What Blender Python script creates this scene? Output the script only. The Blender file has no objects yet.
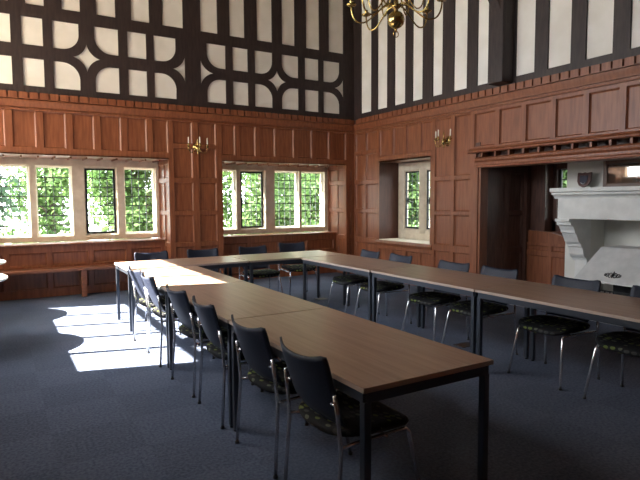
import bpy, bmesh, math, random
from mathutils import Vector, Matrix
random.seed(7)
C = bpy.context.scene.collection
S = bpy.context.scene
PI = math.pi
# ---------------------------------------------------------------- camera
yaw, pitch, roll = 0.5389, 0.07332, -0.00532
fw = Vector((math.sin(yaw)*math.cos(pitch), math.cos(yaw)*math.cos(pitch), -math.sin(pitch)))
r0 = Vector((math.cos(yaw), -math.sin(yaw), 0)); u0 = r0.cross(fw)
rr = r0*math.cos(roll) + u0*math.sin(roll); uu = -r0*math.sin(roll) + u0*math.cos(roll)
cd = bpy.data.cameras.new('camera'); cam = bpy.data.objects.new('camera', cd); C.objects.link(cam)
cd.sensor_width = 36; cd.lens = 542.4*36/640; cd.clip_start = .05; cd.clip_end = 300
m = Matrix((rr, uu, -fw)).transposed().to_4x4(); m.translation = Vector((0, 0, 1.5)); cam.matrix_world = m
S.camera = cam
# ---------------------------------------------------------------- sky, sun, exposure
S.view_settings.view_transform = 'Standard'; S.view_settings.look = 'None'; S.view_settings.gamma = 1
S.view_settings.use_curve_mapping = False
S.view_settings.exposure = 1.18
W = bpy.data.worlds.new('sky'); S.world = W; W.use_nodes = True
bg = W.node_tree.nodes['Background']; bg.inputs['Color'].default_value = (.90, .95, 1, 1); bg.inputs['Strength'].default_value = 6.5
SUN = Vector((.95, -.26, -1.0)).normalized()
sd = bpy.data.lights.new('sun', 'SUN'); sd.energy = 38; sd.angle = .009; sd.color = (1, .93, .82)
so = bpy.data.objects.new('sun', sd); C.objects.link(so); so.rotation_euler = SUN.to_track_quat('-Z', 'Y').to_euler(); so.location = (-8, 12, 12)
def portal(name, loc, rot, sx, sy):
    d = bpy.data.lights.new(name, 'AREA'); d.shape = 'RECTANGLE'; d.size = sx; d.size_y = sy; d.cycles.is_portal = True
    o = bpy.data.objects.new(name, d); C.objects.link(o); o.location = loc; o.rotation_euler = rot
portal('bay_daylight', (-1.75, 7.4, 3.3), (0, -PI/2, 0), 2.6, 3.5)
portal('hall_daylight', (-1.75, 3.85, 3.6), (0, -PI/2, 0), 1.6, 2.6)
portal('window_daylight', (.75, 10.05, 1.5), (-PI/2, 0, 0), 3.7, 1.3)
portal('window_daylight', (4.75, 10.05, 1.5), (-PI/2, 0, 0), 2.7, 1.3)
portal('window_daylight', (7.0, 7.6, 1.5), (0, PI/2, 0), 1.3, 1.1)
try:
    S.cycles.use_denoising = True; S.cycles.max_bounces = 10; S.cycles.diffuse_bounces = 6; S.cycles.transparent_max_bounces = 12
except Exception: pass

# ---------------------------------------------------------------- materials
def mat(name, col, rough=.6, metal=0, spec=.5):
    m = bpy.data.materials.new(name); m.use_nodes = True; b = m.node_tree.nodes['Principled BSDF']
    b.inputs['Base Color'].default_value = (*col, 1); b.inputs['Roughness'].default_value = rough; b.inputs['Metallic'].default_value = metal
    b.inputs['Specular IOR Level'].default_value = spec
    return m
def noise_mat(name, c1, c2, scale=(1, 1, 1), nscale=6, rough=.6, detail=4, bump=0, metal=0, lo=.35, hi=.65, spec=.5):
    m = mat(name, c1, rough, metal, spec); nt = m.node_tree; N = nt.nodes; L = nt.links; b = N['Principled BSDF']
    tc = N.new('ShaderNodeTexCoord'); mp = N.new('ShaderNodeMapping'); mp.inputs['Scale'].default_value = scale
    nz = N.new('ShaderNodeTexNoise'); nz.inputs['Scale'].default_value = nscale; nz.inputs['Detail'].default_value = detail
    cr = N.new('ShaderNodeValToRGB'); cr.color_ramp.elements[0].position = lo; cr.color_ramp.elements[1].position = hi
    cr.color_ramp.elements[0].color = (*c1, 1); cr.color_ramp.elements[1].color = (*c2, 1)
    L.new(tc.outputs['Object'], mp.inputs[0]); L.new(mp.outputs[0], nz.inputs['Vector']); L.new(nz.outputs[0], cr.inputs[0]); L.new(cr.outputs[0], b.inputs['Base Color'])
    if bump:
        bp = N.new('ShaderNodeBump'); bp.inputs['Strength'].default_value = bump; bp.inputs['Distance'].default_value = .004
        L.new(nz.outputs[0], bp.inputs['Height']); L.new(bp.outputs[0], b.inputs['Normal'])
    return m
M = {}
M['oak'] = noise_mat('oak', (.180, .054, .023), (.265, .092, .040), (6, 6, .6), 5, .42, 6, .15)
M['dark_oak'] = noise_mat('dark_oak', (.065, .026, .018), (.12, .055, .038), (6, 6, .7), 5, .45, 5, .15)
M['red_oak'] = noise_mat('red_oak', (.20, .065, .03), (.28, .10, .05), (2, 2, 7), 5, .45, 5, .15)
M['timber'] = noise_mat('timber', (.020, .011, .011), (.036, .022, .020), (5, 5, .8), 6, .55, 5, .3)
M['plaster'] = noise_mat('plaster', (.76, .73, .67), (.84, .81, .76), (1, 1, 1), 3, .9, 3)
M['white_plaster'] = noise_mat('white_plaster', (.66, .65, .60), (.74, .73, .68), (1, 1, 1), 3, .9, 3)
M['stone'] = noise_mat('stone', (.62, .54, .42), (.74, .67, .54), (1, 1, 1), 8, .85, 6, .2)
M['grey_stone'] = noise_mat('grey_stone', (.68, .68, .66), (.78, .78, .76), (1, 1, 1), 6, .8, 6, .15)
M['hearth'] = noise_mat('hearth', (.14, .14, .15), (.22, .22, .23), (1, 1, 1), 9, .6, 6, .2)
M['ceiling'] = noise_mat('ceiling', (.35, .30, .25), (.42, .37, .30), (1, 1, 1), 3, .9, 3)
M['steel'] = mat('steel', (.55, .56, .58), .28, 1)
M['hood_steel'] = noise_mat('hood_steel', (.60, .60, .60), (.68, .68, .68), (1, 1, 1), 10, .55, 4, .1, .15)
M['chrome'] = mat('chrome', (.74, .75, .78), .22, .8)
M['table_metal'] = mat('table_metal', (.07, .08, .10), .35, .6)
M['brass'] = mat('brass', (.50, .37, .14), .22, 1)
M['iron'] = mat('iron', (.012, .012, .014), .5, .3)
M['lead'] = mat('lead', (.06, .065, .07), .6, .3)
M['candle'] = mat('candle', (.85, .82, .72), .5)
M['plastic'] = noise_mat('plastic', (.010, .015, .034), (.014, .020, .042), (1, 1, 1), 60, .6, 2, .05)
M['laminate_edge'] = mat('laminate_edge', (.50, .40, .34), .5)
M['white_top'] = mat('white_top', (.80, .76, .68), .4)
M['glow'] = mat('cream', (.8, .75, .6), .6)
def top_mat(name, along):
    return noise_mat(name, (.27, .175, .125), (.37, .255, .19), ((14, .7, 14) if along == 'y' else (.7, 14, 14)), 3, .34, 6, .03, 0, .3, .7)
M['top_y'] = top_mat('walnut_laminate', 'y')
M['top_x'] = top_mat('walnut_laminate_cross', 'x')
# carpet tiles
m_ = noise_mat('carpet', (.070, .085, .130), (.118, .142, .202), (1, 1, 1), 55, .95, 3, .6, spec=.1); M['carpet'] = m_
nt = m_.node_tree; N = nt.nodes; L = nt.links; b = N['Principled BSDF']
ck = N.new('ShaderNodeTexChecker'); ck.inputs['Scale'].default_value = 2.0; ck.inputs['Color1'].default_value = (1.03, 1.03, 1.03, 1); ck.inputs['Color2'].default_value = (.93, .93, .93, 1)
mp2 = N.new('ShaderNodeMapping'); mp2.inputs['Location'].default_value = (.25, .18, .1)
tc2 = N.new('ShaderNodeTexCoord'); L.new(tc2.outputs['Object'], mp2.inputs[0]); L.new(mp2.outputs[0], ck.inputs['Vector'])
mx = N.new('ShaderNodeMix'); mx.data_type = 'RGBA'; mx.blend_type = 'MULTIPLY'; mx.inputs[0].default_value = 1
L.new(N['Color Ramp'].outputs[0], mx.inputs[6]); L.new(ck.outputs[0], mx.inputs[7]); L.new(mx.outputs[2], b.inputs['Base Color'])
# spotted seat fabric
m_ = mat('spotted_fabric', (.012, .012, .014), .85, 0, .2); M['fabric'] = m_
nt = m_.node_tree; N = nt.nodes; L = nt.links; b = N['Principled BSDF']
tc = N.new('ShaderNodeTexCoord'); mp = N.new('ShaderNodeMapping'); mp.inputs['Scale'].default_value = (1, 1.6, 1.5)
vo = N.new('ShaderNodeTexVoronoi'); vo.inputs['Scale'].default_value = 19; vo.inputs['Randomness'].default_value = .3
cr = N.new('ShaderNodeValToRGB'); cr.color_ramp.interpolation = 'CONSTANT'
cr.color_ramp.elements[0].position = 0; cr.color_ramp.elements[0].color = (1, 1, 1, 1); cr.color_ramp.elements[1].position = .37; cr.color_ramp.elements[1].color = (0, 0, 0, 1)
cr2 = N.new('ShaderNodeValToRGB'); cr2.color_ramp.interpolation = 'CONSTANT'
e = cr2.color_ramp.elements; e[0].position = 0; e[0].color = (.012, .012, .014, 1); e[1].position = .38; e[1].color = (.10, .11, .08, 1)
x = e.new(.62); x.color = (.13, .16, .045, 1); x = e.new(.82); x.color = (.05, .05, .05, 1)
mx = N.new('ShaderNodeMix'); mx.data_type = 'RGBA'
L.new(tc.outputs['Object'], mp.inputs[0]); L.new(mp.outputs[0], vo.inputs['Vector']); L.new(vo.outputs['Distance'], cr.inputs[0])
sp = N.new('ShaderNodeSeparateColor'); L.new(vo.outputs['Color'], sp.inputs[0]); L.new(sp.outputs[0], cr2.inputs[0])
L.new(cr.outputs[0], mx.inputs[0]); mx.inputs[6].default_value = (.012, .012, .014, 1); L.new(cr2.outputs[0], mx.inputs[7]); L.new(mx.outputs[2], b.inputs['Base Color'])
# glass
def glass(name, fac):
    m = bpy.data.materials.new(name); m.use_nodes = True; nt = m.node_tree; nt.nodes.clear()
    o = nt.nodes.new('ShaderNodeOutputMaterial'); mx = nt.nodes.new('ShaderNodeMixShader'); t = nt.nodes.new('ShaderNodeBsdfTransparent'); g = nt.nodes.new('ShaderNodeBsdfGlossy')
    t.inputs[0].default_value = (.95, .98, .97, 1); g.inputs['Roughness'].default_value = .03; mx.inputs[0].default_value = fac
    nt.links.new(t.outputs[0], mx.inputs[1]); nt.links.new(g.outputs[0], mx.inputs[2]); nt.links.new(mx.outputs[0], o.inputs[0]); return m
M['glass'] = glass('window_glass', .06); M['picture_glass'] = glass('picture_glass', .15)
def leaf_mat(name, c1, c2):
    m = noise_mat(name, c1, c2, (1, 1, 1), 2.5, .7, 3); nt = m.node_tree; N = nt.nodes
    tr = N.new('ShaderNodeBsdfTranslucent'); mx = N.new('ShaderNodeMixShader'); mx.inputs[0].default_value = .5
    nt.links.new(N['Color Ramp'].outputs[0], tr.inputs[0]); nt.links.new(N['Principled BSDF'].outputs[0], mx.inputs[1]); nt.links.new(tr.outputs[0], mx.inputs[2])
    nt.links.new(mx.outputs[0], N['Material Output'].inputs[0]); return m
M['leaf'] = leaf_mat('leaf', (.05, .11, .028), (.14, .225, .075)); M['leaf_b'] = leaf_mat('leaf_cool', (.05, .10, .065), (.12, .19, .12))
M['bark'] = noise_mat('bark', (.06, .045, .03), (.12, .09, .07), (3, 3, .5), 6, .9)
M['lawn'] = noise_mat('paving', (.30, .29, .26), (.38, .37, .33), (1, 1, 1), 2, .9)

# ---------------------------------------------------------------- mesh helpers
class MB:
    def __init__(s): s.v = []; s.f = []; s.sm = []
    def add(s, vs, fs, smooth=False):
        n = len(s.v); s.v += [tuple(v) for v in vs]; s.f += [tuple(i+n for i in f) for f in fs]; s.sm += [smooth]*len(fs)
    def box(s, x0, x1, y0, y1, z0, z1):
        x0, x1 = sorted((x0, x1)); y0, y1 = sorted((y0, y1)); z0, z1 = sorted((z0, z1))
        v = [(x, y, z) for z in (z0, z1) for y in (y0, y1) for x in (x0, x1)]
        s.add(v, [(0, 2, 3, 1), (4, 5, 7, 6), (0, 1, 5, 4), (2, 6, 7, 3), (0, 4, 6, 2), (1, 3, 7, 5)])
    def bar(s, a, b, w, h=None, up=(0, 0, 1)):
        a, b = Vector(a), Vector(b); h = h or w; d = (b-a).normalized(); up = Vector(up)
        if abs(d.dot(up)) > .95: up = Vector((1, 0, 0))
        sx = d.cross(up).normalized()*w/2; sy = sx.cross(d).normalized()*h/2
        v = [p+i*sx+j*sy for p in (a, b) for i, j in ((-1, -1), (1, -1), (1, 1), (-1, 1))]
        s.add(v, [(3, 2, 1, 0), (4, 5, 6, 7), (0, 1, 5, 4), (1, 2, 6, 5), (2, 3, 7, 6), (3, 0, 4, 7)])
    def tube(s, pts, r, n=8, closed=False):
        pts = [Vector(p) for p in pts]; k = len(pts); rs = r if isinstance(r, (list, tuple)) else [r]*k
        vs = []; prev = None
        for i, p in enumerate(pts):
            a = pts[i-1] if (i or closed) else p; b_ = pts[(i+1) % k] if (i < k-1 or closed) else p
            t = (b_-a).normalized()
            if prev is None:
                q = Vector((0, 0, 1)) if abs(t.z) < .9 else Vector((1, 0, 0)); prev = t.cross(q).normalized()
            prev = (prev - t*prev.dot(t)).normalized(); o = t.cross(prev)
            for j in range(n):
                an = 2*PI*j/n; vs.append(p + (prev*math.cos(an)+o*math.sin(an))*rs[i])
        fs = []
        for i in range(k if closed else k-1):
            for j in range(n): fs.append((i*n+j, i*n+(j+1) % n, ((i+1) % k)*n+(j+1) % n, ((i+1) % k)*n+j))
        if not closed: fs += [tuple(range(n-1, -1, -1)), tuple((k-1)*n+j for j in range(n))]
        s.add(vs, fs, True)
    def lathe(s, prof, c=(0, 0, 0), n=20, smooth=True):
        vs = []; k = len(prof)
        for r, z in prof:
            for j in range(n): vs.append((c[0]+r*math.cos(2*PI*j/n), c[1]+r*math.sin(2*PI*j/n), c[2]+z))
        fs = [(i*n+j, i*n+(j+1) % n, (i+1)*n+(j+1) % n, (i+1)*n+j) for i in range(k-1) for j in range(n)]
        fs += [tuple(range(n-1, -1, -1)), tuple((k-1)*n+j for j in range(n))]
        s.add(vs, fs, smooth)
    def prism(s, poly, fn, d0, d1):       # poly of (a,b); fn(a,b,d)->xyz
        n = len(poly); vs = [fn(a, b_, d0) for a, b_ in poly] + [fn(a, b_, d1) for a, b_ in poly]
        s.add(vs, [tuple(range(n)), tuple(range(2*n-1, n-1, -1))] + [(i, i+n, (i+1) % n+n, (i+1) % n) for i in range(n)])
    def build(s, name, m, parent=None, loc=None):
        me = bpy.data.meshes.new(name); me.from_pydata(s.v, [], s.f); me.polygons.foreach_set('use_smooth', s.sm)
        bm = bmesh.new(); bm.from_mesh(me); bmesh.ops.recalc_face_normals(bm, faces=bm.faces); bm.to_mesh(me); bm.free()
        me.materials.append(m); o = bpy.data.objects.new(name, me); C.objects.link(o)
        if parent: o.parent = parent
        if loc: o.location = loc
        return o
def bevel(o, w=.003, seg=2):
    md = o.modifiers.new('bevel', 'BEVEL'); md.width = w; md.segments = seg; md.limit_method = 'ANGLE'; return o
def struct(o): o['kind'] = 'structure'; return o
def tag(o, label, cat, group=None, kind=None):
    o['label'] = label; o['category'] = cat
    if group: o['group'] = group
    if kind: o['kind'] = kind
    return o
def empty(name, loc, rz=0):
    o = bpy.data.objects.new(name, None); C.objects.link(o); o.location = loc; o.rotation_euler = (0, 0, rz); o.empty_display_size = .1; return o
def dup(root, loc=None, rz=None):
    r = root.copy(); C.objects.link(r)
    if loc is not None: r.location = loc
    if rz is not None: r.rotation_euler = (0, 0, rz)
    for ch in list(root.children):
        c = ch.copy(); C.objects.link(c); c.parent = r
        for g in list(ch.children):
            d = g.copy(); C.objects.link(d); d.parent = c
    return r
class Plane:      # u along the wall, z up, depth d into the wall
    def __init__(s, axis, val, sign): s.axis, s.val, s.sign = axis, val, sign      # sign: direction of depth
    def p(s, u, z, d=0):
        v = s.val + s.sign*d
        return (u, v, z) if s.axis == 'y' else (v, u, z)
def panels(mb, P, stiles, rails, depth=.030, ch=.018, fill=True, back=0):
    st = sorted(stiles); ra = sorted(rails)
    for a, b_ in st: mb.add([P.p(a, ra[0][0]), P.p(b_, ra[0][0]), P.p(b_, ra[-1][1]), P.p(a, ra[-1][1])], [(0, 1, 2, 3)])
    for i in range(len(st)-1):
        a, b_ = st[i][1], st[i+1][0]
        for r in ra: mb.add([P.p(a, r[0]), P.p(b_, r[0]), P.p(b_, r[1]), P.p(a, r[1])], [(0, 1, 2, 3)])
        for j in range(len(ra)-1):
            z0, z1 = ra[j][1], ra[j+1][0]
            o = [P.p(a, z0), P.p(b_, z0), P.p(b_, z1), P.p(a, z1)]
            o2 = [P.p(a, z0, depth*.45), P.p(b_, z0, depth*.45), P.p(b_, z1, depth*.45), P.p(a, z1, depth*.45)]
            n = [P.p(a+ch, z0+ch, depth), P.p(b_-ch, z0+ch, depth), P.p(b_-ch, z1-ch, depth), P.p(a+ch, z1-ch, depth)]
            mb.add(o+o2+n, [(k, (k+1) % 4, (k+1) % 4+4, k+4) for k in range(4)] + [(k+4, (k+1) % 4+4, (k+1) % 4+8, k+8) for k in range(4)])
            if fill: mb.add(n, [(0, 1, 2, 3)])
            if back:
                q = [P.p(a+ch, z0+ch, back), P.p(b_-ch, z0+ch, back), P.p(b_-ch, z1-ch, back), P.p(a+ch, z1-ch, back)]
                mb.add(n+q, [(k, (k+1) % 4, (k+1) % 4+4, k+4) for k in range(4)])
def plate(name, outer, holes, P, d0, d1, m, parent):       # flat plate with holes, standing on a wall plane
    cu = bpy.data.curves.new(name, 'CURVE'); cu.dimensions = '2D'; cu.fill_mode = 'BOTH'; cu.extrude = abs(d1-d0)/2
    for poly in [outer]+holes:
        sp = cu.splines.new('POLY'); sp.points.add(len(poly)-1); sp.use_cyclic_u = True
        for i, (a, b_) in enumerate(poly): sp.points[i].co = (a, b_, 0, 1)
    o = bpy.data.objects.new(name, cu); C.objects.link(o); dg = bpy.context.evaluated_depsgraph_get(); dg.update()
    me = bpy.data.meshes.new_from_object(o.evaluated_get(dg)); bpy.data.objects.remove(o)
    mid = (d0+d1)/2
    for v in me.vertices: v.co = Vector(P.p(v.co.x, v.co.y, mid+v.co.z))
    bm = bmesh.new(); bm.from_mesh(me); bmesh.ops.recalc_face_normals(bm, faces=bm.faces); bm.to_mesh(me); bm.free()
    me.materials.clear(); me.materials.append(m); me.name = name
    for p_ in me.polygons: p_.use_smooth = False; p_.material_index = 0
    o = bpy.data.objects.new(name, me); C.objects.link(o); o.parent = parent; return o

XL, XR, YB, YN, ZC = -1.4, 6.25, 9.10, -1.5, 6.0
# ---------------------------------------------------------------- floor, ceiling, outside ground
mb = MB(); mb.box(XL, 7.5, YN, 9.6, -.1, 0); struct(mb.build('floor', M['carpet']))
mb = MB(); mb.box(XL-.3, XR+.3, YN-.3, YB+.3, ZC, ZC+.2); struct(mb.build('ceiling', M['ceiling']))
mb = MB(); mb.box(-60, 60, -30, 90, -.6, -.5); struct(mb.build('ground', M['lawn']))

# ---------------------------------------------------------------- back wall
PB = Plane('y', YB, 1)
mb = MB()
mb.box(XL, XR+.3, 9.122, 9.34, 3.1, ZC)
wb = struct(mb.build('wall_back', M['plaster']))
mb = MB()                                     # solid masonry behind the panelling
mb.box(XL-.3, XR+.3, 9.135, 10.0, 2.2, 3.1); mb.box(2.545, 3.42, 9.135, 10.0, 0, 2.2); mb.box(6.09, XR+.45, 9.135, 10.0, 0, 2.2)
mb.box(XL-.3, -1.13, 9.135, 10.0, 0, 2.2); mb.box(-1.16, 2.53, 9.52, 9.98, -.5, .80); mb.box(3.44, 6.08, 9.52, 9.98, -.5, .80)
mb.build('masonry', M['dark_oak'], wb)
mb = MB()
us = [-.23+.40*i for i in range(-2, 7)]
st = [(XL, XL+.1)] + [(u, u+.095) for u in us if -1.2 < u < 2.4] + [(2.514, 2.514)]
panels(mb, PB, st, [(2.195, 2.30), (2.83, 2.9)])
panels(mb, PB, [(2.514, 2.60), (2.925, 3.03), (3.345, 3.455)], [(0, .14), (.72, .79), (1.26, 1.33), (1.81, 1.89), (2.39, 2.46), (2.83, 2.9)])
panels(mb, PB, [(3.455, 3.455)]+[(3.455+.3925*i-.145, 3.455+.3925*i-.055) for i in range(1, 7)]+[(6.06, 6.25)], [(2.195, 2.30), (2.83, 2.9)])
panels(mb, PB, [(6.06, 6.14), (6.18, 6.25)], [(0, .14), (.72, .79), (1.26, 1.33), (1.81, 1.89), (2.1, 2.195)])
panels(mb, PB, [(XL, XL+.07), (-1.16, -1.1)], [(0, .14), (.72, .79), (1.26, 1.33), (1.81, 1.89), (2.1, 2.2)])
RV = [(0, .14), (.72, .79), (1.26, 1.33), (1.81, 1.89), (2.12, 2.2)]
for x, sg in ((2.514, 1), (-1.1, -1), (3.455, -1), (6.06, 1)):           # reveals of the two recesses
    panels(mb, Plane('x', x, sg), [(9.10, 9.16), (9.42, 9.48), (9.74, 9.80)], RV, .02, .012)
for x0, x1 in ((-1.1, 2.514), (3.455, 6.06)):
    mb.box(x0-.02, x1+.02, 9.10, 9.84, 2.195, 2.215)                       # soffit
    n = 16 if x0 < 0 else 12
    for i in range(n): a = x0+.1+(x1-x0-.2)*i/(n-1); mb.box(a-.012, a+.012, 9.3, 9.74, 2.17, 2.2)
    k = round((x1-x0)/.59); w = (x1-x0)/k
    panels(mb, Plane('y', 9.48, 1), [(x0, x0+.06)]+[(x0+w*i-.04, x0+w*i+.04) for i in range(1, k)]+[(x1-.06, x1)], [(0, .13), (.42, .50), (.70, .82)])
mb.build('panelling', M['oak'], wb)
mb = MB()
for x0, x1 in ((-1.1, 2.514), (3.455, 6.06)): mb.box(x0, x1, 9.44, 9.86, .81, .838)
bevel(mb.build('window_board', M['oak'], wb), .008)
# timber frame
def arc_rect(x0, x1, z0, z1, corner=None, R=.25):
    pts = []
    for cx, cz, a0, tagc in ((x0, z0, PI, 'bl'), (x1, z0, 1.5*PI, 'br'), (x1, z1, 0, 'tr'), (x0, z1, .5*PI, 'tl')):
        if tagc == corner:
            ox = cx + (R if 'l' in tagc else -R); oz = cz + (R if 'b' in tagc else -R)
            for i in range(13): a = a0+i/12*PI/2; pts.append((ox+R*math.cos(a), oz+R*math.sin(a)))
        else: pts.append((cx, cz))
    return pts
def star(cx, cz, a, b_, side=0):
    pts = []
    for i in range(48):
        t = 2*PI*i/48; c, s_ = math.cos(t), math.sin(t); e_ = 2/.62
        x = a*math.copysign(abs(c)**e_, c); z = b_*math.copysign(abs(s_)**e_, s_)
        if side*x < -1e-4: continue
        pts.append((cx+x, cz+z))
    if side: pts.sort(key=lambda q: math.atan2(q[1]-cz, (q[0]-cx)*side-.001+1e-6) if 1 else 0)
    return pts
holes = []
for k in (0, 1):
    z0, z1 = ((3.78, 4.18), (3.19, 3.59))[k]; v = 'bt'[k]
    for x0, x1, c in ((-.95, -.62, 'r'), (-.41, -.13-.05, 'l'), (0.02, .295, ''), (.435, .71, ''), (.84, 1.20, 'r'), (1.42, 1.77, 'l'), (1.91, 2.20, ''), (2.32, 2.68, 'r'), (3.21, 3.55, 'l'), (3.68, 3.97, ''), (4.10, 4.45, 'r'), (4.64, 4.99, 'l'), (5.13, 5.43, ''), (5.54, 5.91, 'r')):
        holes.append(arc_rect(x0, x1, z0, z1, v+c if c else None, .24 if x1-x0 > .3 else .2))
holes += [star(1.305, 3.685, .21, .225), star(4.545, 3.685, .20, .225)]
holes.append([(3.10+.24*abs(math.cos(t))**3.2, 3.685+.235*math.copysign(abs(math.sin(t))**3.2, math.sin(t))) for t in [-PI/2+PI*i/20 for i in range(21)]])
for cx in (2.83, 6.0):
    holes.append([(cx-.22*abs(math.cos(t))**3.2, 3.685+.235*math.copysign(abs(math.sin(t))**3.2, math.sin(t))) for t in [-PI/2+PI*i/20 for i in range(21)]])
for x0, x1 in ((-1.0, -.75), (-.5, -.22), (0.02, .28), (.50, .74), (.98, 1.23), (1.46, 1.74), (1.98, 2.26), (2.47, 2.81), (3.11, 3.41), (3.63, 3.91), (4.15, 4.45), (4.65, 4.92), (5.16, 5.45), (5.66, 6.0)):
    holes.append(arc_rect(x0, x1, 4.36, 5.7))
plate('timber_frame', [(XL, 3.09), (XR, 3.09), (XR, ZC), (XL, ZC)], holes, PB, -.003, .03, M['timber'], wb)
# cornice with dentils
def cornice(mb, P, u0, u1):
    prof = [(0, 2.83), (.03, 2.83), (.036, 2.85), (.008, 2.858), (.008, 2.872), (.036, 2.876), (.042, 2.90), (.06, 2.95), (.065, 2.972), (.02, 2.976), (.02, 2.986), (.06, 2.99), (.06, 3.0), (.006, 3.003), (.006, 3.085), (0, 3.09)]
    mb.prism([(-a, z) for a, z in prof], lambda a, z, d: P.p(d, z, a), u0, u1)
    n = int((u1-u0)/.135)
    for i in range(n):
        a = u0+.01+i*.135; q = [P.p(a, 3.0, -.0), P.p(a+.110, 3.088, -.052)]
        mb.box(q[0][0], q[1][0], q[0][1], q[1][1], q[0][2], q[1][2])
mb = MB(); cornice(mb, PB, XL, XR); struct(mb.build('trim_1', M['oak']))

# ---------------------------------------------------------------- right wall
PR = Plane('x', XR, 1)
mb = MB(); mb.box(6.272, 6.45, YN-.3, 9.12, 3.1, ZC)
wr = struct(mb.build('wall_right', M['plaster']))
mb = MB()
mb.box(6.285, 6.7, YN-.3, 5.96, 2.27, 3.1); mb.box(6.285, 6.7, 5.9, 9.14, 2.22, 3.1); mb.box(6.285, 6.9, 8.32, 9.14, 0, 2.26); mb.box(6.285, 6.9, 6.84, 8.32, -.1, .68)
mb.box(6.285, 6.9, 5.77, 6.84, 0, 2.26); mb.box(6.285, 6.45, YN-.3, 2.25, 0, 2.26); mb.box(6.7, 6.9, 6.84, 8.32, 2.2, 2.4)
mb.box(6.45, 6.7, 2.1, 5.96, 1.99, 2.29)
mb.build('masonry', M['dark_oak'], wr)
mb = MB()
panels(mb, PR, [(8.26, 8.34), (8.69, 8.77), (9.05, 9.1)], [(0, .14), (.66, .76), (1.25, 1.32), (1.81, 1.89), (2.39, 2.46), (2.80, 2.9)])
panels(mb, PR, [(6.83, 6.83), (7.10, 7.17), (7.48, 7.55), (7.86, 7.93), (8.26, 8.26)], [(2.205, 2.31), (2.80, 2.9)])
panels(mb, PR, [(6.83, 6.83), (7.10, 7.17), (7.48, 7.55), (7.86, 7.93), (8.26, 8.26)], [(0, .14), (.59, .715)])
panels(mb, PR, [(5.90, 5.98), (6.31, 6.39), (6.75, 6.83)], [(0, .14), (.66, .76), (1.25, 1.31), (1.81, 1.87), (2.80, 2.9)])
us = [5.47-.455*i for i in range(0, 15)]
panels(mb, PR, [(YN, YN+.1)]+[(u-.04, u+.04) for u in us if u > -1.3][::-1]+[(5.90, 5.90)], [(2.25, 2.29), (2.78, 2.9)])
panels(mb, PR, [(YN, YN+.1)]+[(u-.04, u+.04) for u in us if -1.3 < u < 2.0][::-1]+[(2.13, 2.25)], [(0, .14), (.66, .76), (1.25, 1.31), (1.81, 1.87), (2.1, 2.2)])
# niche reveals
mb.box(6.25, 6.76, 6.83, 6.86, .70, 2.22); mb.box(6.25, 6.76, 6.84, 8.32, 2.205, 2.23)
mb.prism([(.018, .64), (-.015, .66), (-.03, .70), (-.02, .745), (.5, .745), (.5, .70), (.018, .70)], lambda a, z, d: (XR+a, d, z), 6.80, 8.34)
mb.build('panelling', M['oak'], wr)
mb = MB(); mb.box(6.26, 6.76, 8.30, 8.33, .70, 2.22); mb.build('reveal', noise_mat('stained_oak', (.060, .018, .010), (.085, .028, .016), (6, 6, .7), 5, .6, 5, .1), wr)
mb = MB(); mb.box(6.26, 6.78, 6.86, 8.30, .745, .755); mb.build('window_board', M['stone'], wr)
holes = []
for a, b_ in ((8.52, 8.86), (8.03, 8.33), (7.52, 7.82), (7.07, 7.33), (6.60, 6.83), (6.07, 6.35), (5.64, 5.87), (4.86, 5.17), (4.33, 4.66), (3.79, 4.13), (3.25, 3.59), (2.7, 3.02), (2.15, 2.48), (1.6, 1.95), (1.1, 1.4), (.55, .87), (0, .33), (-.55, -.2), (-1.1, -.75)):
    holes.append(arc_rect(a, b_, 3.19, 5.7))
plate('timber_frame', [(YN, 3.09), (YB, 3.09), (YB, ZC), (YN, ZC)], holes, PR, -.003, .03, M['timber'], wr)
mb = MB(); cornice(mb, PR, YN, YB-.08); struct(mb.build('trim_2', M['oak']))
# roof truss post with curved brace and tie beam, standing on the wall
mb = MB()
mb.box(6.02, 6.25, 5.2, 5.46, 3.107, 5.6); mb.box(XL, 6.25, 5.22, 5.44, 5.55, 5.85)
pts = [(6.06, 4.05)]; A = []
for i in range(13):
    t = i/12*PI/2; A.append((6.06-1.5*(1-math.cos(t)), 4.0+1.6*math.sin(t)))
B = [(6.06-1.5*(1-math.cos(i/12*PI/2))-.0-.22*math.cos(i/12*PI/2)*min(1, i/3), 4.0+1.6*math.sin(i/12*PI/2)-.22*math.sin(i/12*PI/2)) for i in range(13)]
mb.prism(A+B[::-1], lambda a, z, d: (a, d, z), 5.25, 5.41)
bevel(struct(mb.build('trim_3', M['timber'])), .015)
# cornice over the inglenook: moulded shelf, dark slots, lintel moulding, jamb
mb = MB()
def ext(mb, prof, y0, y1): mb.prism(prof, lambda a, z, d: (XR-a, d, z), y0, y1)
ext(mb, [(-.02, 2.19), (.06, 2.19), (.075, 2.205), (.07, 2.225), (.04, 2.24), (.03, 2.262), (-.02, 2.262)], 2.13, 5.98)
ext(mb, [(-.02, 1.975), (.0, 1.965), (.03, 1.97), (.035, 1.995), (.015, 2.01), (.015, 2.05), (.04, 2.07), (.045, 2.10), (.02, 2.125), (-.02, 2.125)], 2.13, 5.86)
ext(mb, [(-.24, 1.97), (-.02, 1.97), (-.02, 2.11), (-.24, 2.11)], 2.13, 5.86)
for i in range(15):
    a = 5.94-.245*i; mb.box(6.21, 6.32, a-.24, a-.205, 2.12, 2.195)
mb.box(6.215, 6.27, 5.79, 5.86, 0, 1.975); mb.box(6.235, 6.40, 5.75, 5.80, 0, 1.975); mb.box(6.235, 6.27, 5.85, 5.90, 0, 2.19)
mb.box(6.225, 6.4, 2.13, 2.25, 0, 1.975)
bevel(struct(mb.build('trim_4', M['oak'])), .006)
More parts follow.
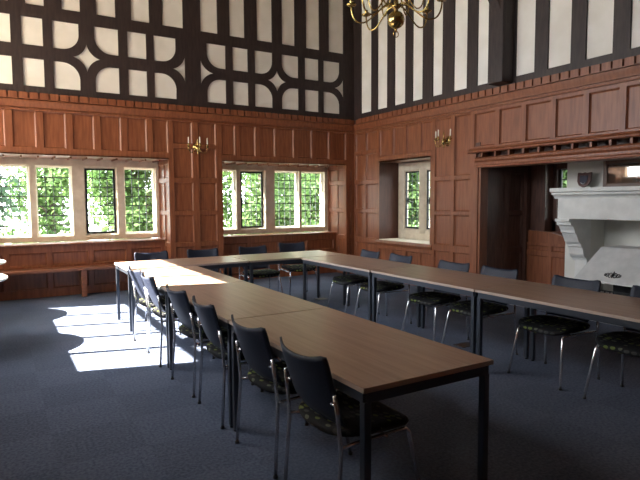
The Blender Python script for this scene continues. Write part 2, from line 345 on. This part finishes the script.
# ---------------------------------------------------------------- inglenook
mb = MB()
mb.box(6.27, 7.9, 5.80, 5.95, 0, 2.35); mb.box(6.25, 7.9, 2.05, 2.235, 0, 2.35); mb.box(6.5, 7.9, 2.05, 5.95, 2.22, 2.4)
mb.box(7.52, 7.9, 4.85, 5.16, 0, 2.3); mb.box(7.52, 7.9, 2.2, 3.1, 0, 2.3); mb.box(7.76, 7.9, 3.1, 4.85, 0, 2.3); mb.box(7.52, 7.64, 5.38, 5.8, 0, 2.3); mb.box(7.64, 7.9, 5.72, 5.8, 0, 2.3); mb.box(7.52, 7.9, 5.1, 5.75, 0, 1.18); mb.box(7.52, 7.9, 5.1, 5.75, 1.96, 2.3)
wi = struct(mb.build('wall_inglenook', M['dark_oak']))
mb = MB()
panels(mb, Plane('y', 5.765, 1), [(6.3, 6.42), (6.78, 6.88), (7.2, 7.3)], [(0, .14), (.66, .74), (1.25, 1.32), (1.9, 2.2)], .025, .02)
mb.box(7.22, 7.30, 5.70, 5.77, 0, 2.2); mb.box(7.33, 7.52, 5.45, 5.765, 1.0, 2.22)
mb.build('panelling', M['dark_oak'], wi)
mb = MB()      # low panelled seat back under the little window
mb.prism([(5.765, 0), (4.84, 0), (4.84, .82), (4.95, .90), (5.1, .98), (5.3, 1.03), (5.765, 1.05)], lambda a, z, d: (d, a, z-.04), 7.27, 7.50)
panels(mb, Plane('x', 7.245, 1), [(4.84, 4.9), (5.25, 5.31), (5.70, 5.765)], [(0, .12), (.62, .70), (.78, .82)], .02, .014)
mb.build('dado', M['oak'], wi)
mb = MB(); mb.box(7.2, 7.76, 3.0, 4.99, 1.3, 2.22); mb.box(7.2, 7.76, 4.64, 4.99, 0, 1.3); mb.box(7.2, 7.76, 3.0, 3.35, 0, 1.3); mb.box(7.6, 7.76, 3.3, 4.7, 0, 1.3)
struct(mb.build('wall_chimney', M['white_plaster']))

# fireplace surround
fp = empty('fireplace', (6.9, 3.99, 0)); tag(fp, 'pale stone fireplace with corbelled mantel set in the dark panelled inglenook', 'fireplace')
def fpb(mb, n, m): return mb.build(n, m, fp, (-6.9, -3.99, 0))
mb = MB()
pr = [(7.21, 1.50), (6.82, 1.50), (6.80, 1.53), (6.76, 1.555), (6.74, 1.56), (6.74, 1.585), (6.70, 1.60), (6.70, 1.65), (7.21, 1.65)]
mb.prism(pr, lambda a, z, d: (a, d, z), 3.05, 4.91); fpb(mb, 'mantel_shelf', M['grey_stone'])
mb = MB(); mb.box(6.79, 7.21, 3.12, 4.84, 1.225, 1.50); bevel(fpb(mb, 'lintel', M['grey_stone']), .006)
cp = [(7.21, 1.225), (6.71, 1.225), (6.71, 1.19), (6.745, 1.175), (6.75, 1.14), (6.80, 1.12), (6.84, 1.06), (6.845, 1.03), (6.87, 1.02), (6.90, .97), (6.94, .90), (6.99, .86), (7.0, .83), (7.02, .82), (7.04, .77), (7.05, .72), (7.08, .68), (7.12, .66), (7.14, .62), (7.21, .60)]
for y0, y1 in ((4.60, 4.82), (3.17, 3.39)):
    mb = MB(); mb.prism(cp, lambda a, z, d: (a, d, z), y0, y1); fpb(mb, 'corbel', M['grey_stone'])
    mb = MB(); mb.box(7.13, 7.21, y0, y1-.04, 0.02, .62); mb.box(7.10, 7.21, y0-.01, y1-.03, .02, .12); fpb(mb, 'jamb', M['grey_stone'])
mb = MB(); mb.box(6.27, 7.6, 2.6, 5.2, 0.0, .02); fpb(mb, 'hearth', M['hearth'])
mb = MB(); mb.box(6.255, 6.272, 2.6, 5.2, 0.0, .026); fpb(mb, 'hearth_edging', M['steel'])
# hood
hd = MB()
b4 = [(6.78, 3.45, .42), (6.78, 4.55, .42), (7.58, 4.55, .42), (7.58, 3.45, .42)]; t4 = [(7.15, 3.60, .84), (7.15, 4.40, .84), (7.58, 4.40, .84), (7.58, 3.60, .84)]
l4 = [(x, y, .395) for x, y, z in b4]
hd.add(b4+t4+l4, [(0, 1, 5, 4), (1, 2, 6, 5), (2, 3, 7, 6), (3, 0, 4, 7), (4, 5, 6, 7), (8, 9, 1, 0), (9, 10, 2, 1), (10, 11, 3, 2), (11, 8, 0, 3)])
hood = fpb(hd, 'hood', M['hood_steel'])
mb = MB()
def onhood(y, h): t = (h-.42)/.42; return (6.78+.37*t-.008, y, h)
for sx in (-1, 1):
    for k, (cy, rr_) in enumerate(((.028, .018), (.062, .014), (.085, .009))):
        mb.tube([onhood(4.05+sx*cy*1.15+rr_*1.2*math.cos(2*PI*i/14), .505+1.5*rr_*math.sin(2*PI*i/14)) for i in range(14)], .005, 6, True)
mb.tube([onhood(4.05, .475), onhood(4.05, .55)], .006, 6); mb.tube([onhood(3.95, .505), onhood(4.15, .505)], .004, 6)
e_ = mb.build('scroll_ornament', M['iron'], hood); e_['label'] = 'black scroll ornament'
# grate
gr = empty('fire_grate', (7.1, 4.0, .02)); tag(gr, 'dark iron fire grate standing under the metal hood', 'grate')
mb = MB()
for i in range(9): mb.bar((6.95, 3.72+.07*i, .12), (6.95, 3.72+.07*i, .27), .012)
mb.bar((6.95, 3.70, .12), (6.95, 4.30, .12), .015); mb.bar((6.95, 3.70, .27), (6.95, 4.30, .27), .015)
mb.box(6.95, 7.28, 3.71, 4.29, .10, .12); mb.box(7.27, 7.29, 3.71, 4.29, .1, .34)
mb.build('basket', M['iron'], gr, (-7.1, -4.0, -.02))
for y in (3.72, 4.28):
    for x_ in (6.97, 7.26):
        mb = MB(); mb.bar((x_, y, .02), (x_, y, .11), .025); mb.build('leg', M['iron'], gr, (-7.1, -4.0, -.02))
for y, s_ in ((4.42, 'left'), (3.58, 'right')):
    mb = MB(); mb.lathe([(.035, 0), (.035, .015), (.012, .03), (.01, .16), (.018, .18), (.01, .2), (.009, .26), (.022, .29), (.015, .32), (0.001, .33)], (0, 0, 0), 12)
    o = mb.build('andiron', M['steel'], None, (6.86, y, .02)); tag(o, 'steel andiron at the %s end of the fire grate' % s_, 'andiron')

# things on the mantel
pq = empty('shield_plaque', (7.05, 4.62, 1.65)); tag(pq, 'small dark wooden shield plaque standing on the mantel shelf', 'plaque')
sh = [(-.105, .19), (-.10, .215), (-.03, .205), (0, .215), (.03, .205), (.10, .215), (.105, .19), (.10, .09), (.07, .035), (0, .0), (-.07, .035), (-.10, .09)]
mb = MB(); mb.prism(sh, lambda a, z, d: (d+(z-.1)*.15, a, z+.002), -.012, .012); bevel(mb.build('board', mat('mahogany', (.07, .018, .012), .3), pq), .003)
mb = MB(); mb.prism([(a*.55, .11+(z-.11)*.6) for a, z in sh], lambda a, z, d: (d+(z-.1)*.15, a, z+.002), -.022, -.012); o = mb.build('crest', mat('crest_dark', (.03, .03, .05), .3, .3), pq); o['label'] = 'small dark metal crest'
mb = MB(); mb.tube([(-.030, -.035+.07*i/8, .075-.02*math.sin(PI*i/8)) for i in range(9)], .005, 6); o = mb.build('ribbon', M['steel'], pq); o['label'] = 'pale scroll below the crest'
pf = empty('framed_picture', (7.13, 3.92, 1.65)); tag(pf, 'brown framed picture with reflecting glass standing on the mantel shelf', 'picture')
wdt, hgt = .44, .36; dk = mat('frame_brown', (.10, .045, .025), .4)
mb = MB()
for a in (-1, 1): mb.box(-.018, .018, a*wdt-.03, a*wdt+.03, 0.0, hgt)
mb.box(-.018, .018, -wdt, wdt, 0, .055); mb.box(-.018, .018, -wdt, wdt, hgt-.045, hgt); bevel(mb.build('frame', dk, pf), .004)
mb = MB(); mb.box(.002, .012, -wdt+.02, wdt-.02, .04, hgt-.03); mb.build('print', noise_mat('dark_print', (.04, .035, .03), (.10, .08, .06), (1, 1, 1), 6, .8), pf)
mb = MB(); mb.box(-.010, -.007, -wdt+.02, wdt-.02, .04, hgt-.03); mb.build('glass', M['picture_glass'], pf)

# ---------------------------------------------------------------- left bay wall, wall behind the camera
mb = MB()
y0, y1, z0, z1 = 5.68, 9.08, 2.08, 4.45
v0, v1, t0, t1 = 2.6, 5.1, 2.9, 4.3
for a, b_ in ((YN-.3, v0), (v1, y0), (y1, 9.4)): mb.box(XL-.3, XL, a, b_, 0, ZC)
mb.box(XL-.3, XL, y0, y1, 0, z0); mb.box(XL-.3, XL, y0, y1, z1, ZC); mb.box(XL-.3, XL, v0, v1, 0, t0); mb.box(XL-.3, XL, v0, v1, t1, ZC)
wl = struct(mb.build('wall_left', M['oak']))
for nm, a0, a1, c0, c1, k in (('window_3', y0, y1, z0, z1, 5), ('window_6', v0, v1, t0, t1, 3)):
    mb = MB()
    for i in range(k+1): a = a0+(a1-a0)*i/k; mb.box(XL-.2, XL-.1, a-.024, a+.024, c0, c1)
    for z in (c0+.02, c0+1.27, c1-.02): mb.box(XL-.19, XL-.11, a0, a1, z-.035, z+.035)
    struct(mb.build(nm, M['stone']))
mb = MB(); mb.box(-13, XL-.3, 5.2, 5.55, -.5, 15); struct(mb.build('sun_blocker', M['stone']))  # unseen slab added outside to keep direct sun out of window_6
mb = MB(); mb.box(XL-.3, XR+.3, YN-.3, YN, 0, ZC); struct(mb.build('wall_rear', M['oak']))

# ---------------------------------------------------------------- stone mullioned windows
def lights(name, P, u0, u1, zs0, zs1, L_, gz0, gz1, iron, fm=.03, hinge=1, dp=.09):
    mb = MB(); st = []; prev = u0
    for a, b_ in L_: st.append((prev, a-fm)); prev = b_+fm
    st.append((prev, u1))
    panels(mb, P, st, [(zs0, gz0-fm), (gz1+fm, zs1)], dp, fm, False, dp+.05)
    w = struct(mb.build(name, M['stone']))
    for k, (a, b_) in enumerate(L_):
        g = MB(); q0, q1 = P.p(a-.002, gz0, dp+.028), P.p(b_+.002, gz1, dp+.032); g.box(q0[0], q1[0], q0[1], q1[1], gz0, gz1); g.build('pane', M['glass'], w)
        g = MB(); nx = max(2, round((b_-a)/.12)); nz = round((gz1-gz0)/.165)
        for i in range(1, nx): u = a+(b_-a)*i/nx; g.bar(P.p(u, gz0, dp+.024), P.p(u, gz1, dp+.024), .015, .010)
        for i in range(1, nz): z = gz0+(gz1-gz0)*i/nz; g.bar(P.p(a, z, dp+.022), P.p(b_, z, dp+.022), .010, .016)
        g.build('leading', M['lead'], w)
        if k in iron:
            g = MB(); t = .026
            for u in (a+t/2, b_-t/2): g.bar(P.p(u, gz0, dp-.005), P.p(u, gz1, dp-.005), t, .03)
            for z in (gz0+t/2, gz1-t/2): g.bar(P.p(a, z, dp-.005), P.p(b_, z, dp-.005), .03, t)
            h = (b_-t) if hinge > 0 else (a+t); g.bar(P.p(h+.01*hinge, 1.48, .05), P.p(h-.16*hinge, 1.44, .05), .014, .018); g.bar(P.p(h, 1.42, .06), P.p(h, 1.54, .06), .02, .02)
            g.build('casement', M['iron'], w)
    return w
PW = Plane('y', 9.80, 1)
lights('window_1', PW, -1.1, 2.514, .85, 2.2, [(-.74, -.26), (-.02, .46), (.60, 1.08), (1.32, 1.79), (1.96, 2.44)], .96, 2.05, {3})
lights('window_2', PW, 3.455, 6.06, .85, 2.2, [(3.52, 3.97), (4.11, 4.58), (4.84, 5.34), (5.45, 5.95)], .97, 2.06, {1}, .03, -1)
PN = Plane('x', 6.745, 1)
w4 = lights('window_4', PN, 6.85, 8.31, .75, 2.21, [(7.10, 7.50), (7.68, 8.10)], .96, 2.03, {0, 1}, .03, 1, .03)
mb = MB(); mb.prism([(7.67, 6.75), (7.64, 6.69), (7.60, 6.67), (7.53, 6.75)], lambda a, x_, d: (x_, a, d), .88, 2.07); mb.build('mullion', M['stone'], w4)
mb = MB()
for z in [1.2+.15*i for i in range(6)]: mb.bar((7.6, 5.16, z), (7.6, 5.38, z), .014)
for y, w_ in ((5.17, .014), (5.25, .012), (5.365, .03)): mb.bar((7.6, y, 1.18), (7.6, y, 1.96), w_)
w5 = struct(mb.build('window_5', M['lead']))
mb = MB(); mb.box(7.61, 7.614, 5.16, 5.38, 1.18, 1.96); mb.build('pane', M['glass'], w5)

# ---------------------------------------------------------------- trees outside
def tree(loc, r, h, n, leaf, label, zc, seed, squash=1):
    random.seed(seed); t = empty('tree', (loc[0], loc[1], -.5)); tag(t, label, 'tree', None)
    mb = MB(); mb.tube([(0, 0, 0), (.1, 0, h*.4), (-.05, .1, h*.75), (.1, 0, h)], [.16, .13, .09, .03], 8)
    for i in range(9):
        a = random.uniform(0, 2*PI); z = random.uniform(.2, .8)*h; l = r*random.uniform(.5, .9)
        mb.tube([(0, 0, z), (math.cos(a)*l*.5, math.sin(a)*l*.5, z+l*.25), (math.cos(a)*l, math.sin(a)*l, z+l*.35)], [.05, .035, .012], 5)
    mb.build('trunk', M['bark'], t)
    mb = MB(); cl = []
    for i in range(44):
        a = random.uniform(0, 2*PI); q = random.uniform(.1, 1)*r; cl.append(Vector((q*math.cos(a), q*math.sin(a)*squash, zc+random.uniform(-1, 1)*h*.48)))
    for i in range(n):
        c = random.choice(cl); p_ = c+Vector([random.gauss(0, r*.22) for _ in range(3)]); s_ = random.uniform(.05, .115)
        a = Vector([random.gauss(0, 1) for _ in range(3)]).normalized(); b_ = a.orthogonal().normalized(); b_.rotate(Matrix.Rotation(random.uniform(0, 6), 3, a)); c2 = a.cross(b_)
        mb.add([p_-b_*s_, p_+c2*s_*.5, p_+b_*s_, p_-c2*s_*.5], [(0, 1, 2, 3)])
    o = mb.build('foliage', leaf, t); o['kind'] = 'stuff'
tree((-1.0, 13.6), 1.35, 4.2, 17000, M['leaf_b'], 'blue-green tree outside the left window group, behind its leftmost visible light', 2.1, 1)
tree((1.4, 18.2), 1.15, 4.2, 7000, M['leaf'], 'sparse bright tree outside the second light of the left window group', 1.9, 2)
tree((3.2, 15.2), 1.15, 4.0, 13000, M['leaf'], 'green tree seen through the last two lights of the left window group', 2.0, 3)
tree((5.9, 12.7), 1.1, 4.2, 12000, M['leaf'], 'light green tree outside the casement of the far centre window group', 2.0, 4)
tree((8.9, 16.6), 1.5, 4.2, 15000, M['leaf'], 'dense green tree outside the right-hand lights of the far centre window group', 2.0, 5)
tree((10.6, 12.7), 1.15, 4.0, 16000, M['leaf'], 'green tree outside the narrow window in the right-hand wall', 2.0, 6)
tree((10.3, 7.4), .9, 4.0, 9000, M['leaf'], 'green tree glimpsed through the slit window beside the fireplace', 2.2, 8)

# ---------------------------------------------------------------- window bench
bn = empty('window_bench', (.7, 9.32, 0)); tag(bn, 'long brown oak bench fixed below the left window group', 'bench')
mb = MB(); mb.box(-1.78, 1.80, -.15, .155, .415, .465); bevel(mb.build('seat', M['red_oak'], bn), .008)
for x_ in (-1.55, .46, 1.5):
    mb = MB(); mb.box(x_-.04, x_+.04, -.13, -.03, 0, .415); bevel(mb.build('leg', M['red_oak'], bn), .005)

# ---------------------------------------------------------------- tables
def table(L_, W_, along, loc, label):
    t = empty('meeting_table', (loc[0], loc[1], 0)); tag(t, label, 'table', 'meeting tables set out in a horseshoe')
    hx, hy = ((W_/2, L_/2) if along == 'y' else (L_/2, W_/2)); hx -= .003; hy -= .004
    mb = MB(); mb.box(-hx+.001, hx-.001, -hy+.001, hy-.001, .708, .73); mb.build('tabletop', M['top_'+along], t)
    mb = MB()
    mb.box(-hx, -hx+.004, -hy, hy, .7075, .7285); mb.box(hx-.004, hx, -hy, hy, .7075, .7285); mb.box(-hx, hx, -hy, -hy+.004, .7075, .7285); mb.box(-hx, hx, hy-.004, hy, .7075, .7285)
    mb.build('edge_band', M['laminate_edge'], t)
    mb = MB(); i = .022
    for s_ in (-1, 1): mb.box(s_*(hx-i)-.012, s_*(hx-i)+.012, -hy+i, hy-i, .66, .707); mb.box(-hx+i, hx-i, s_*(hy-i)-.012, s_*(hy-i)+.012, .66, .707)
    mb.build('frame', M['table_metal'], t)
    for sx in (-1, 1):
        for sy in (-1, 1):
            mb = MB(); a, b_ = sx*(hx-.03), sy*(hy-.03); mb.box(a-.018, a+.018, b_-.018, b_+.018, .012, .662); lg = bevel(mb.build('leg', M['table_metal'], t), .003)
            mb = MB(); mb.lathe([(.017, 0), (.017, .012)], (a, b_, 0), 10); mb.build('foot', M['iron'], lg)
LX, RX, TW = 1.645, 3.885, .77
for i, w_ in enumerate(('nearest the camera in the left-hand row', 'in the middle of the left-hand row', 'at the far end of the left-hand row, sunlit')):
    table(1.51, TW, 'y', (LX, 1.765+.755+1.513*i), 'brown meeting table, ' + w_)
for i, w_ in enumerate(('nearest the fireplace in the right-hand row', 'in the middle of the right-hand row', 'farthest in the right-hand row')):
    table(1.51 if i < 2 else 1.56, TW, 'y', (RX, 1.765+.755+1.513*i+(.025 if i == 2 else 0)), 'brown meeting table, ' + w_)
table(1.50, .80, 'x', (1.26+.75, 6.78), 'meeting table at the left end of the far cross row, half in sunlight')
table(1.50, .80, 'x', (1.26+2.26, 6.78), 'meeting table at the right end of the far cross row, before the centre window')
# the two table ends in the left-hand row meet the cross row at y 6.38

# ---------------------------------------------------------------- chairs
def smooth_grid(fn, nu, nv, th):
    mb = MB(); F = [[Vector(fn(i/nu, j/nv)) for j in range(nv+1)] for i in range(nu+1)]; V = []; K = []
    for sgn in (0, 1):
        for i in range(nu+1):
            for j in range(nv+1):
                a = F[min(i+1, nu)][j]-F[max(i-1, 0)][j]; b_ = F[i][min(j+1, nv)]-F[i][max(j-1, 0)]; n = a.cross(b_).normalized()
                V.append(F[i][j]+n*th*(.5-sgn))
    w = nv+1; o = (nu+1)*w
    for i in range(nu):
        for j in range(nv):
            K += [(i*w+j, (i+1)*w+j, (i+1)*w+j+1, i*w+j+1), (o+i*w+j, o+i*w+j+1, o+(i+1)*w+j+1, o+(i+1)*w+j)]
    for i in range(nu): K += [(i*w, o+i*w, o+(i+1)*w, (i+1)*w), (i*w+nv, (i+1)*w+nv, o+(i+1)*w+nv, o+i*w+nv)]
    for j in range(nv): K += [(j, j+1, o+j+1, o+j), (nu*w+j, o+nu*w+j, o+nu*w+j+1, nu*w+j+1)]
    mb.add(V, K, True); return mb
def back_fn(u, v):       # u across, v up ; chair faces +y
    s_ = (u-.5)*2
    zt = .800+.032*abs(s_)**3-.012*max(0, abs(s_)-.9)*10; z = .485+(zt-.485)*v
    hw = .212+.016*v - .02*(1-v)**6 - .012*max(0, (v-.85)/.15)**2
    y = -.19-.15*v+.02*v*v + .05*abs(s_)**2.2*(.4+.6*v)
    if v < .12: y += .018*(1-v/.12)
    return (s_*hw, y, z)
def seat_mesh():
    mb = MB(); prof = [(.0001, .452), (.6, .455), (.86, .457), (.97, .452), (1.0, .437), (.965, .420), (.80, .405), (.4, .398), (.0001, .397)]
    n = 36; vs = []
    for r, z in prof:
        for j in range(n):
            t = 2*PI*j/n; c, s_ = math.cos(t), math.sin(t); e_ = .62
            x_ = .255*r*math.copysign(abs(c)**e_, c)*(1+.06*s_); y_ = .235*r*math.copysign(abs(s_)**e_, s_)+.01
            dz = -.022*max(0, s_)**3*r**3 + .018*abs(c)**2*r**2 + .012*max(0, -s_)*r*r
            vs.append((x_, y_, z+dz))
    k = len(prof); fs = [(i*n+j, i*n+(j+1) % n, (i+1)*n+(j+1) % n, (i+1)*n+j) for i in range(k-1) for j in range(n)]
    mb.add(vs, fs, True); return mb
def make_chair():
    t = empty('meeting_chair', (0, 0, 0))
    seat_mesh().build('seat', M['fabric'], t)
    bk = smooth_grid(back_fn, 16, 14, .012).build('backrest', M['plastic'], t)
    mb = MB(); mb.tube([(Vector(back_fn(i/16, 0))+Vector((0, -.006, .002))) for i in range(17)], .008, 6); mb.build('lower_lip', M['plastic'], bk)
    for s_ in (-1, 1):
        mb = MB(); mb.tube([(s_*.205, .12, .40), (s_*.207, .185, .402), (s_*.212, .200, .385), (s_*.25, .265, .012)], .0105, 8); f_ = mb.build('leg', M['chrome'], t)
        mb = MB(); mb.lathe([(.014, 0), (.014, .014)], (s_*.25, .265, 0), 8); mb.build('foot', M['iron'], f_)
        mb = MB(); mb.tube([(s_*.255, -.235, .012), (s_*.243, -.21, .40), (s_*.238, -.222, .55), (s_*.232, -.235, .65)], .0105, 8); f_ = mb.build('leg', M['chrome'], t)
        mb = MB(); mb.lathe([(.014, 0), (.014, .014)], (s_*.255, -.235, 0), 8); mb.build('foot', M['iron'], f_)
    for s_ in (-1, 1):
        mb = MB(); mb.tube([(s_*.243, -.213, .41), (s_*.215, -.12, .40), (s_*.205, .12, .40)], .009, 6); mb.build('side_rail', M['chrome'], t)
        mb = MB(); mb.tube([(s_*.236, -.225, .60), (s_*.19, -.225, .60)], .008, 6); mb.build('back_bracket', M['chrome'], t)
    mb = MB(); mb.tube([(-.225, .06, .395), (.225, .06, .395)], .009, 6)
    mb.build('cross_rail', M['chrome'], t)
    return t
proto = make_chair(); first = [True]
def chair(x_, y_, rz, label, group):
    global proto
    if first[0]: o = proto; first[0] = False; o.location = (x_, y_, 0); o.rotation_euler = (0, 0, rz)
    else: o = dup(proto, (x_, y_, 0), rz)
    tag(o, label, 'chair', group); return o
gl = 'dark chairs along the left-hand tables'
for y_, a, w_ in ((2.18, 0, 'nearest the camera on the left-hand row'), (2.82, 1, 'second from the camera on the left-hand row'), (3.57, -1, 'third from the camera on the left-hand row'),
                  (4.24, 1.5, 'fourth from the camera on the left-hand row'), (5.13, -1, 'fifth from the camera on the left-hand row, beside the sun patch'), (5.70, 1, 'farthest on the left-hand row, in the sun patch')):
    chair(1.47, y_, -PI/2+math.radians(a*1.5), 'navy-backed chair, ' + w_, gl)
gr_ = 'dark chairs behind the right-hand tables'
for x_, y_, a, w_ in ((4.06, 5.93, -4, 'farthest along the right-hand row, by the corner'), (4.05, 5.27, -3, 'second from the far end of the right row, below the niche window'),
                  (4.04, 4.33, 1, 'third from the far end of the right row, below the wall sconce'), (4.03, 3.70, 0, 'before the dark left side of the inglenook'),
                  (4.02, 2.86, 0, 'directly before the fireplace hood'), (4.01, 2.15, 0, 'cut by the right edge of the photo')):
    chair(x_, y_, PI/2+math.radians(a), 'dark spotted-seat chair, ' + w_, gr_)
gb = 'dark chairs behind the far cross row of tables'
for x_, y_, a, w_ in ((1.80, 7.16, 3, 'leftmost behind the cross row, before the bench'), (2.50, 7.18, -2, 'second from the left behind the cross row, before the oak pier'),
                  (3.30, 7.22, 0, 'third from the left behind the cross row, under the centre window'), (4.08, 7.50, -6, 'rightmost behind the cross row, pulled back from the table')):
    chair(x_, y_, PI+math.radians(a), 'dark chair ' + w_, gb)

# round tables at the left edge
for (x_, y_), w_ in (((-.47, 8.20), 'farther one, near the window bench'), ((-.48, 6.52), 'nearer one, cut by the photo edge')):
    t = empty('round_table', (x_, y_, 0)); tag(t, 'round cream-topped table at the left edge, ' + w_, 'table', 'round tables by the bay')
    mb = MB(); mb.lathe([(.55, .700), (.565, .705), (.57, .715), (.565, .725), (.555, .73)], (0, 0, 0), 48, False); mb.build('tabletop', M['white_top'], t)
    mb = MB(); mb.lathe([(.03, .03), (.03, .70)], (0, 0, 0), 16); mb.lathe([(.26, 0), (.26, .012), (.05, .03), (.03, .05)], (0, 0, 0), 32); mb.build('pedestal', M['steel'], t)

# floor boxes
for x_, y_, w_ in ((4.10, 3.96, 'near the far legs of the right-hand tables'), (4.20, 7.0, 'below the far right corner of the table horseshoe')):
    mb = MB(); mb.box(-.09, .09, -.07, .07, 0, .006); o = bevel(mb.build('floor_socket_plate', M['iron'], None, (x_, y_, 0)), .002); tag(o, 'dark carpet socket plate ' + w_, 'floor socket')

# ---------------------------------------------------------------- wall sconces
def bez(p0, p1, p2, p3, n=12):
    P = [Vector(p) for p in (p0, p1, p2, p3)]
    return [(1-t)**3*P[0]+3*(1-t)**2*t*P[1]+3*(1-t)*t*t*P[2]+t**3*P[3] for t in [i/n for i in range(n+1)]]
def candle_arm(mbarm, d, zc, r, ztop, sag, parent):
    """d unit direction, arm from the body to a cup at radius r"""
    dx, dy = d
    a = MB(); a.tube(bez((dx*.02, dy*.02, zc), (dx*r*.35, dy*r*.35, zc+.05), (dx*r*.55, dy*r*.55, sag-.03), (dx*r*.8, dy*r*.8, sag), 9)[:-1] + bez((dx*r*.8, dy*r*.8, sag), (dx*r*.97, dy*r*.97, sag+.01), (dx*r, dy*r, ztop-.05), (dx*r, dy*r, ztop), 7), mbarm, 7)
    arm = a.build('arm', M['brass'], parent); k = r*.05
    c = MB(); c.lathe([(.006, -.01), (.016, 0), (.046, .008), (.050, .018), (.014, .016), (.011, .03), (.017, .045), (.017, .058), (.001, .058)], (dx*r, dy*r, ztop), 14); c.build('drip_pan', M['brass'], arm)
    c = MB(); c.lathe([(.010, .055), (.010, .135), (.004, .142)], (dx*r, dy*r, ztop), 10); c.build('candle', M['candle'], arm)
def sconce(loc, rz, label):
    t = empty('wall_sconce', loc, rz); t.scale = (1.1, 1.1, 1.25); tag(t, label, 'wall light', 'brass candle sconces on the panelling')
    mb = MB(); mb.lathe([(.0, -.012), (.05, -.010), (.055, 0), (.04, .012), (.015, .02), (.012, .05)], (0, 0, 0), 18)
    o = mb.build('backplate', M['brass'], t); o.rotation_euler = (PI/2, 0, 0)
    mb = MB(); mb.lathe([(.001, -.10), (.010, -.095), (.013, -.085), (.006, -.072), (.012, -.06), (.034, -.035), (.036, -.015), (.022, .01), (.009, .02), (.014, .035), (.008, .05), (.012, .08), (.004, .10), (.001, .12)], (0, -.075, 0), 16); mb.build('body', M['brass'], t)
    b_ = empty('arms', (0, 0, 0)); bpy.data.objects.remove(b_)
    for ang in (-8, -90, -172, -50, -130):
        if ang in (-50, -130): continue
        a = math.radians(ang); d = (math.cos(a), math.sin(a)*.9); r = .15 if ang != -90 else .12
        ar = MB(); ar.tube([(q[0]*1, q[1]-.075, q[2]) for q in bez((d[0]*.02, d[1]*.02, -.02), (d[0]*r*.4, d[1]*r*.4, -.10), (d[0]*r, d[1]*r, -.11), (d[0]*r, d[1]*r, .0), 12)], .0055, 7); arm = ar.build('arm', M['brass'], t)
        c = MB(); c.lathe([(.006, -.01), (.025, .002), (.028, .01), (.010, .01), (.010, .03), (.013, .04), (.001, .04)], (d[0]*r, d[1]*r-.075, 0), 12); c.build('drip_pan', M['brass'], arm)
        c = MB(); c.lathe([(.009, .04), (.009, .115), (.004, .125), (.001, .126)], (d[0]*r, d[1]*r-.075, 0), 10); c.build('candle', M['candle'], arm)
sconce((2.985, 9.088, 2.41), 0, 'brass three-candle sconce on the oak pier between the two window groups')
sconce((6.238, 6.45, 2.44), -PI/2, 'brass three-candle sconce on the right-hand wall beside the niche window')

# ---------------------------------------------------------------- chandelier
ch = empty('chandelier', (3.376, 4.204, 0)); tag(ch, 'polished brass chandelier with curved arms hanging above the tables', 'chandelier')
zb = 3.22
mb = MB(); mb.lathe([(.001, -.085), (.015, -.083), (.05, -.066), (.074, -.04), (.083, 0), (.074, .04), (.05, .066), (.022, .08), (.02, .10), (.04, .115), (.045, .13), (.025, .15), (.02, .2), (.045, .24), (.05, .27), (.03, .30), (.02, .34), (.035, .38), (.05, .43), (.035, .48), (.015, .52), (.015, .62), (.03, .66), (.01, .7)], (0, 0, zb), 28); mb.build('body', M['brass'], ch)
mb = MB(); mb.lathe([(.001, -.105), (.012, -.10), (.014, -.09), (.008, -.083)], (0, 0, zb), 12); mb.tube([(.03*math.cos(2*PI*i/20), 0, zb-.132+.03*math.sin(2*PI*i/20)) for i in range(20)], .0045, 7, True); o = mb.build('ring', M['brass'], ch)
for k in range(8):
    a = 2*PI*k/8+.1; candle_arm(.0078, (math.cos(a), math.sin(a)), zb+.13, .43, zb+.15, zb-.01, ch)
for k in range(6):
    a = 2*PI*k/6+.4; candle_arm(.007, (math.cos(a), math.sin(a)), zb+.27, .27, zb+.30, zb+.10, ch)
mb = MB(); mb.tube([(0, 0, zb+.68), (0, 0, ZC-.02)], .006, 6); mb.lathe([(.06, 0), (.05, -.03), (.01, -.06)], (0, 0, ZC), 16); mb.build('hanging_rod', M['brass'], ch)
